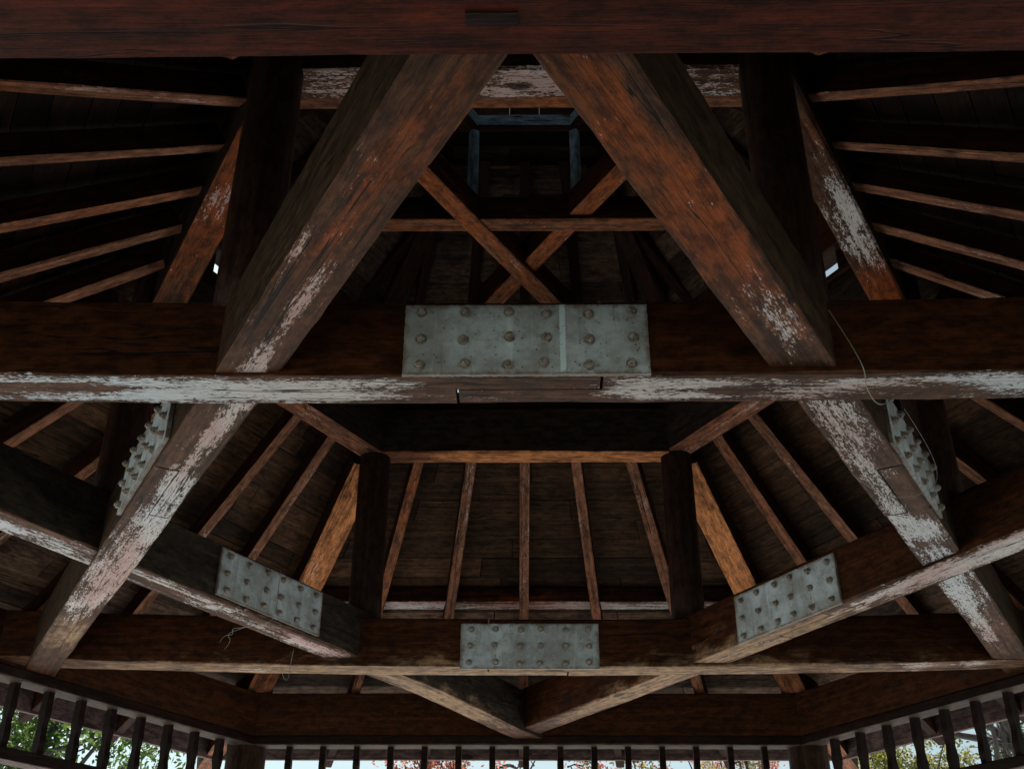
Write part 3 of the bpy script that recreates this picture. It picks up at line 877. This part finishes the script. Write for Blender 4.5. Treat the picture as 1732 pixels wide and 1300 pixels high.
def on_beam(key, t, yl, zl):
    b = BEAMS[key]; a = math.radians(b['a']) + b['rot']
    n = Vector((math.cos(a), math.sin(a), 0)); tt = Vector((-n.y, n.x, 0))
    return n * (b['d'] - yl) * S + tt * t * S + Vector((0, 0, HB + (b['z'] + zl) * S))
e = -BW / 2
wire('wire', [[on_beam('A', .302, e - .003, .07), on_beam('A', .311, e - .004, .047), on_beam('A', .320, e - .006, .02), on_beam('A', .326, e - .007, -.002), on_beam('A', .331, -.015, -.007), on_beam('A', .342, .008, -.005), on_beam('A', .352, .026, -.004), on_beam('A', .368, .046, .004), on_beam('A', .382, .05, .016)]],
     .0016, 'long grey wire drooping over the near beam beside the right diagonal beam')
wire('wire', [[on_beam('D', -.07, e - .016, .06), on_beam('D', .03, e - .022, .05), on_beam('D', .06, e - .02, .02), on_beam('D', .03, e - .004, -.004), on_beam('D', .028, -.012, -.005), on_beam('D', .02, .004, -.005), on_beam('D', -.016, .017, -.005), on_beam('D', -.068, .03, -.003), on_beam('D', -.08, .031, .02)],
              [on_beam('D', .02, .006, -.005), on_beam('D', .06, .013, -.012), on_beam('D', .078, .004, -.008), on_beam('D', .05, -.006, -.004)]],
     .0012, 'thin dark wire looped loosely round the right diagonal beam below the near beam')
wire('wire', [[on_beam('E', -.03, -e + .003, .085), on_beam('E', -.028, -e + .006, .04), on_beam('E', -.03, -e + .004, .002), on_beam('E', -.012, .01, -.008), on_beam('E', -.012, -.02, -.006), on_beam('E', -.002, -.033, -.008), on_beam('E', -.012, -.036, -.016), on_beam('E', .012, -.034, -.022), on_beam('E', .018, -.034, -.036)],
              [on_beam('E', -.012, -.004, -.006), on_beam('E', -.004, -.03, -.012), on_beam('E', .004, -.036, -.02), on_beam('E', -.008, -.034, -.026), on_beam('E', .006, -.034, -.044)]],
     .0013, 'tangled pale wires dangling from under the plate of the left sloping beam')
wire('wire', [[on_beam('E', -.15, -.03, -.004), on_beam('E', -.15, -.034, -.03), on_beam('E', -.15, -.034, -.048), on_beam('E', -.146, -.034, -.058), on_beam('E', -.136, -.034, -.056), on_beam('E', -.132, -.034, -.047)]],
     .0013, 'single short wire with a hooked end hanging under the left sloping beam')

# ------------------------------------------------------------------ trees outside
def tree(name, base, height, crown_c, crown_r, mat, label, nleaf, leaf, seed, lean=(0, 0), branches=9, trunk_r=0.12, density=1.0, clump=28):
    rnd = random.Random(seed)
    root = empty(name, base); tag(root, label, 'tree', 'trees outside the pavilion')
    mb = MB()
    def tube(pts, r0, r1, n=7):
        prev = None
        for i, p in enumerate(pts):
            u = i / (len(pts) - 1); r = r0 + (r1 - r0) * u
            d = (pts[min(i + 1, len(pts) - 1)] - pts[max(i - 1, 0)]).normalized()
            a = d.orthogonal().normalized(); b = d.cross(a)
            ids = [mb.vert(p + (a * math.cos(2 * math.pi * k / n) + b * math.sin(2 * math.pi * k / n)) * r) for k in range(n)]
            if prev:
                for k in range(n): mb.face((prev[k], prev[(k+1) % n], ids[(k+1) % n], ids[k]))
            prev = ids
    top = Vector((lean[0], lean[1], height))
    tr = [Vector((lean[0] * (i / 8) ** 1.3 + rnd.uniform(-.06, .06) * i / 8, lean[1] * (i / 8) ** 1.3 + rnd.uniform(-.06, .06) * i / 8, height * i / 8)) for i in range(9)]
    tube(tr, trunk_r, trunk_r * .25)
    cc, cr = Vector(crown_c), Vector(crown_r)
    tips = []
    for i in range(branches):
        st = tr[rnd.randint(3, 8)]
        while True:
            q = Vector((rnd.uniform(-1, 1), rnd.uniform(-1, 1), rnd.uniform(-1, 1)))
            if 0.3 < q.length < 1: break
        en = cc + Vector((q.x * cr.x, q.y * cr.y, q.z * cr.z))
        pts = [st.lerp(en, u / 5) + Vector((rnd.uniform(-.1, .1), rnd.uniform(-.1, .1), rnd.uniform(-.05, .12))) * (u / 5) for u in range(6)]
        tube(pts, trunk_r * .38, 0.008, 5)
        tips += pts[2:]
        for j in range(4):
            s2 = pts[rnd.randint(2, 5)]
            e2 = s2 + Vector((rnd.uniform(-1, 1), rnd.uniform(-1, 1), rnd.uniform(-.4, .9))) * 0.3 * cr.x
            p2 = [s2.lerp(e2, u / 4) + Vector((rnd.uniform(-.05, .05), rnd.uniform(-.05, .05), rnd.uniform(-.05, .05))) for u in range(5)]
            tube(p2, 0.016, 0.004, 4)
            tips += p2[1:]
    mb.build('trunk', M['bark'], root, smooth=True)
    if not nleaf: return root
    mb = MB()
    ncl = max(1, nleaf // clump)
    for c in range(ncl):
        ctr = rnd.choice(tips) + Vector((rnd.gauss(0, .12), rnd.gauss(0, .12), rnd.gauss(0, .12)))
        ct = rnd.random()
        for i in range(clump):
            p = ctr + Vector((rnd.gauss(0, 1), rnd.gauss(0, 1), rnd.gauss(0, 1))) * leaf * 2.2
            nrm = Vector((rnd.uniform(-1, 1), rnd.uniform(-1, 1), rnd.uniform(-.2, 1))).normalized()
            a = nrm.orthogonal().normalized(); a = (Matrix.Rotation(rnd.uniform(0, 6.28), 3, nrm) @ a); b = nrm.cross(a)
            s1 = leaf * rnd.uniform(.6, 1.25); s2 = s1 * .5
            tone = min(1, max(0, ct * .6 + rnd.random() * .4))
            ids = [mb.vert(q, tone=tone) for q in (p - a * s1, p - b * s2 - a * s1 * .1 + nrm * s2 * .25, p + a * s1, p + b * s2 - a * s1 * .1 + nrm * s2 * .25)]
            mb.face((ids[0], ids[1], ids[2])); mb.face((ids[0], ids[2], ids[3]))
    mb.build('crown', mat, root)
    return root
L1 = leafmat('spring_leaf', [(0.02, 0.045, 0.012), (0.05, 0.10, 0.02), (0.13, 0.17, 0.03)])
L2 = leafmat('red_leaf', [(0.10, 0.10, 0.03), (0.28, 0.09, 0.05), (0.42, 0.13, 0.09), (0.5, 0.25, 0.16)])
L3 = leafmat('blossom_leaf', [(0.10, 0.13, 0.035), (0.22, 0.22, 0.06), (0.36, 0.1, 0.1), (0.45, 0.08, 0.10)])
L4 = leafmat('yellow_leaf', [(0.07, 0.09, 0.025), (0.18, 0.18, 0.04), (0.32, 0.27, 0.07)])
L5 = leafmat('dark_leaf', [(0.025, 0.045, 0.015), (0.06, 0.09, 0.03), (0.1, 0.13, 0.04)])
def aim(px, py, dist):
    X, U = (px - 866) / 1883.5, -(py - 650) / 1883.5
    d = cam_vec(X, U, 1)
    k = dist / math.hypot(d.x, d.y)
    return Vector((cam.location.x + d.x * k, cam.location.y + d.y * k, EYE + d.z * k))
def tree_at(name, px, py, dist, r, mat, label, nleaf, leaf, seed, **kw):
    c = aim(px, py, dist)
    base = Vector((c.x, c.y, -0.12))
    return tree(name, base, c.z + 0.12 + r[2] * .4, (0, 0, c.z + 0.12), r, mat, label, nleaf, leaf, seed, **kw)
bpy.context.view_layer.update()
tree_at('leafy_tree', 75, 1255, 11.5, (1.25, 1.0, .95), L1, 'spring green tree with loose leafy branches behind the left frieze', 6500, .034, 11, branches=16, trunk_r=.09)
tree_at('leafy_tree', 215, 1330, 13.5, (.5, .6, .6), L1, 'smaller sparse green tree seen between the right balusters of the left frieze', 1100, .03, 12, branches=7, trunk_r=.05)
tree_at('red_leaf_tree', 745, 1345, 15.0, (.85, .7, .62), L2, 'red leafed tree left of the middle behind the far frieze', 6500, .032, 13, branches=14, trunk_r=.08)
tree_at('bare_tree', 885, 1330, 17, (.5, .5, .7), L2, 'thin bare tree near the middle behind the far frieze', 0, .05, 14, branches=5, trunk_r=.10, lean=(-.35, 0))
tree_at('blossom_tree', 1055, 1345, 14.5, (.75, .6, .6), L3, 'tree with red blossom right of the middle behind the far frieze', 6000, .03, 15, branches=13, trunk_r=.07)
tree_at('blossom_tree', 1270, 1325, 16.5, (1.3, .8, .75), L3, 'pink and green blossoming tree beside the far right column', 8000, .032, 16, branches=16, trunk_r=.09)
tree_at('yellow_tree', 1510, 1290, 15.5, (1.2, .9, .72), L4, 'yellow green tree behind the middle of the right frieze', 9000, .032, 17, branches=20, trunk_r=.09)
tree_at('bare_tree', 1640, 1215, 12.0, (.9, .7, .8), L4, 'dark bare leaning tree behind the right frieze', 0, .05, 18, branches=9, trunk_r=.13, lean=(.5, .1))
tree_at('evergreen_tree', 1755, 1270, 16.5, (.6, .7, .5), L5, 'dark green tree at the right end of the right frieze', 6000, .034, 19, branches=14, trunk_r=.09)
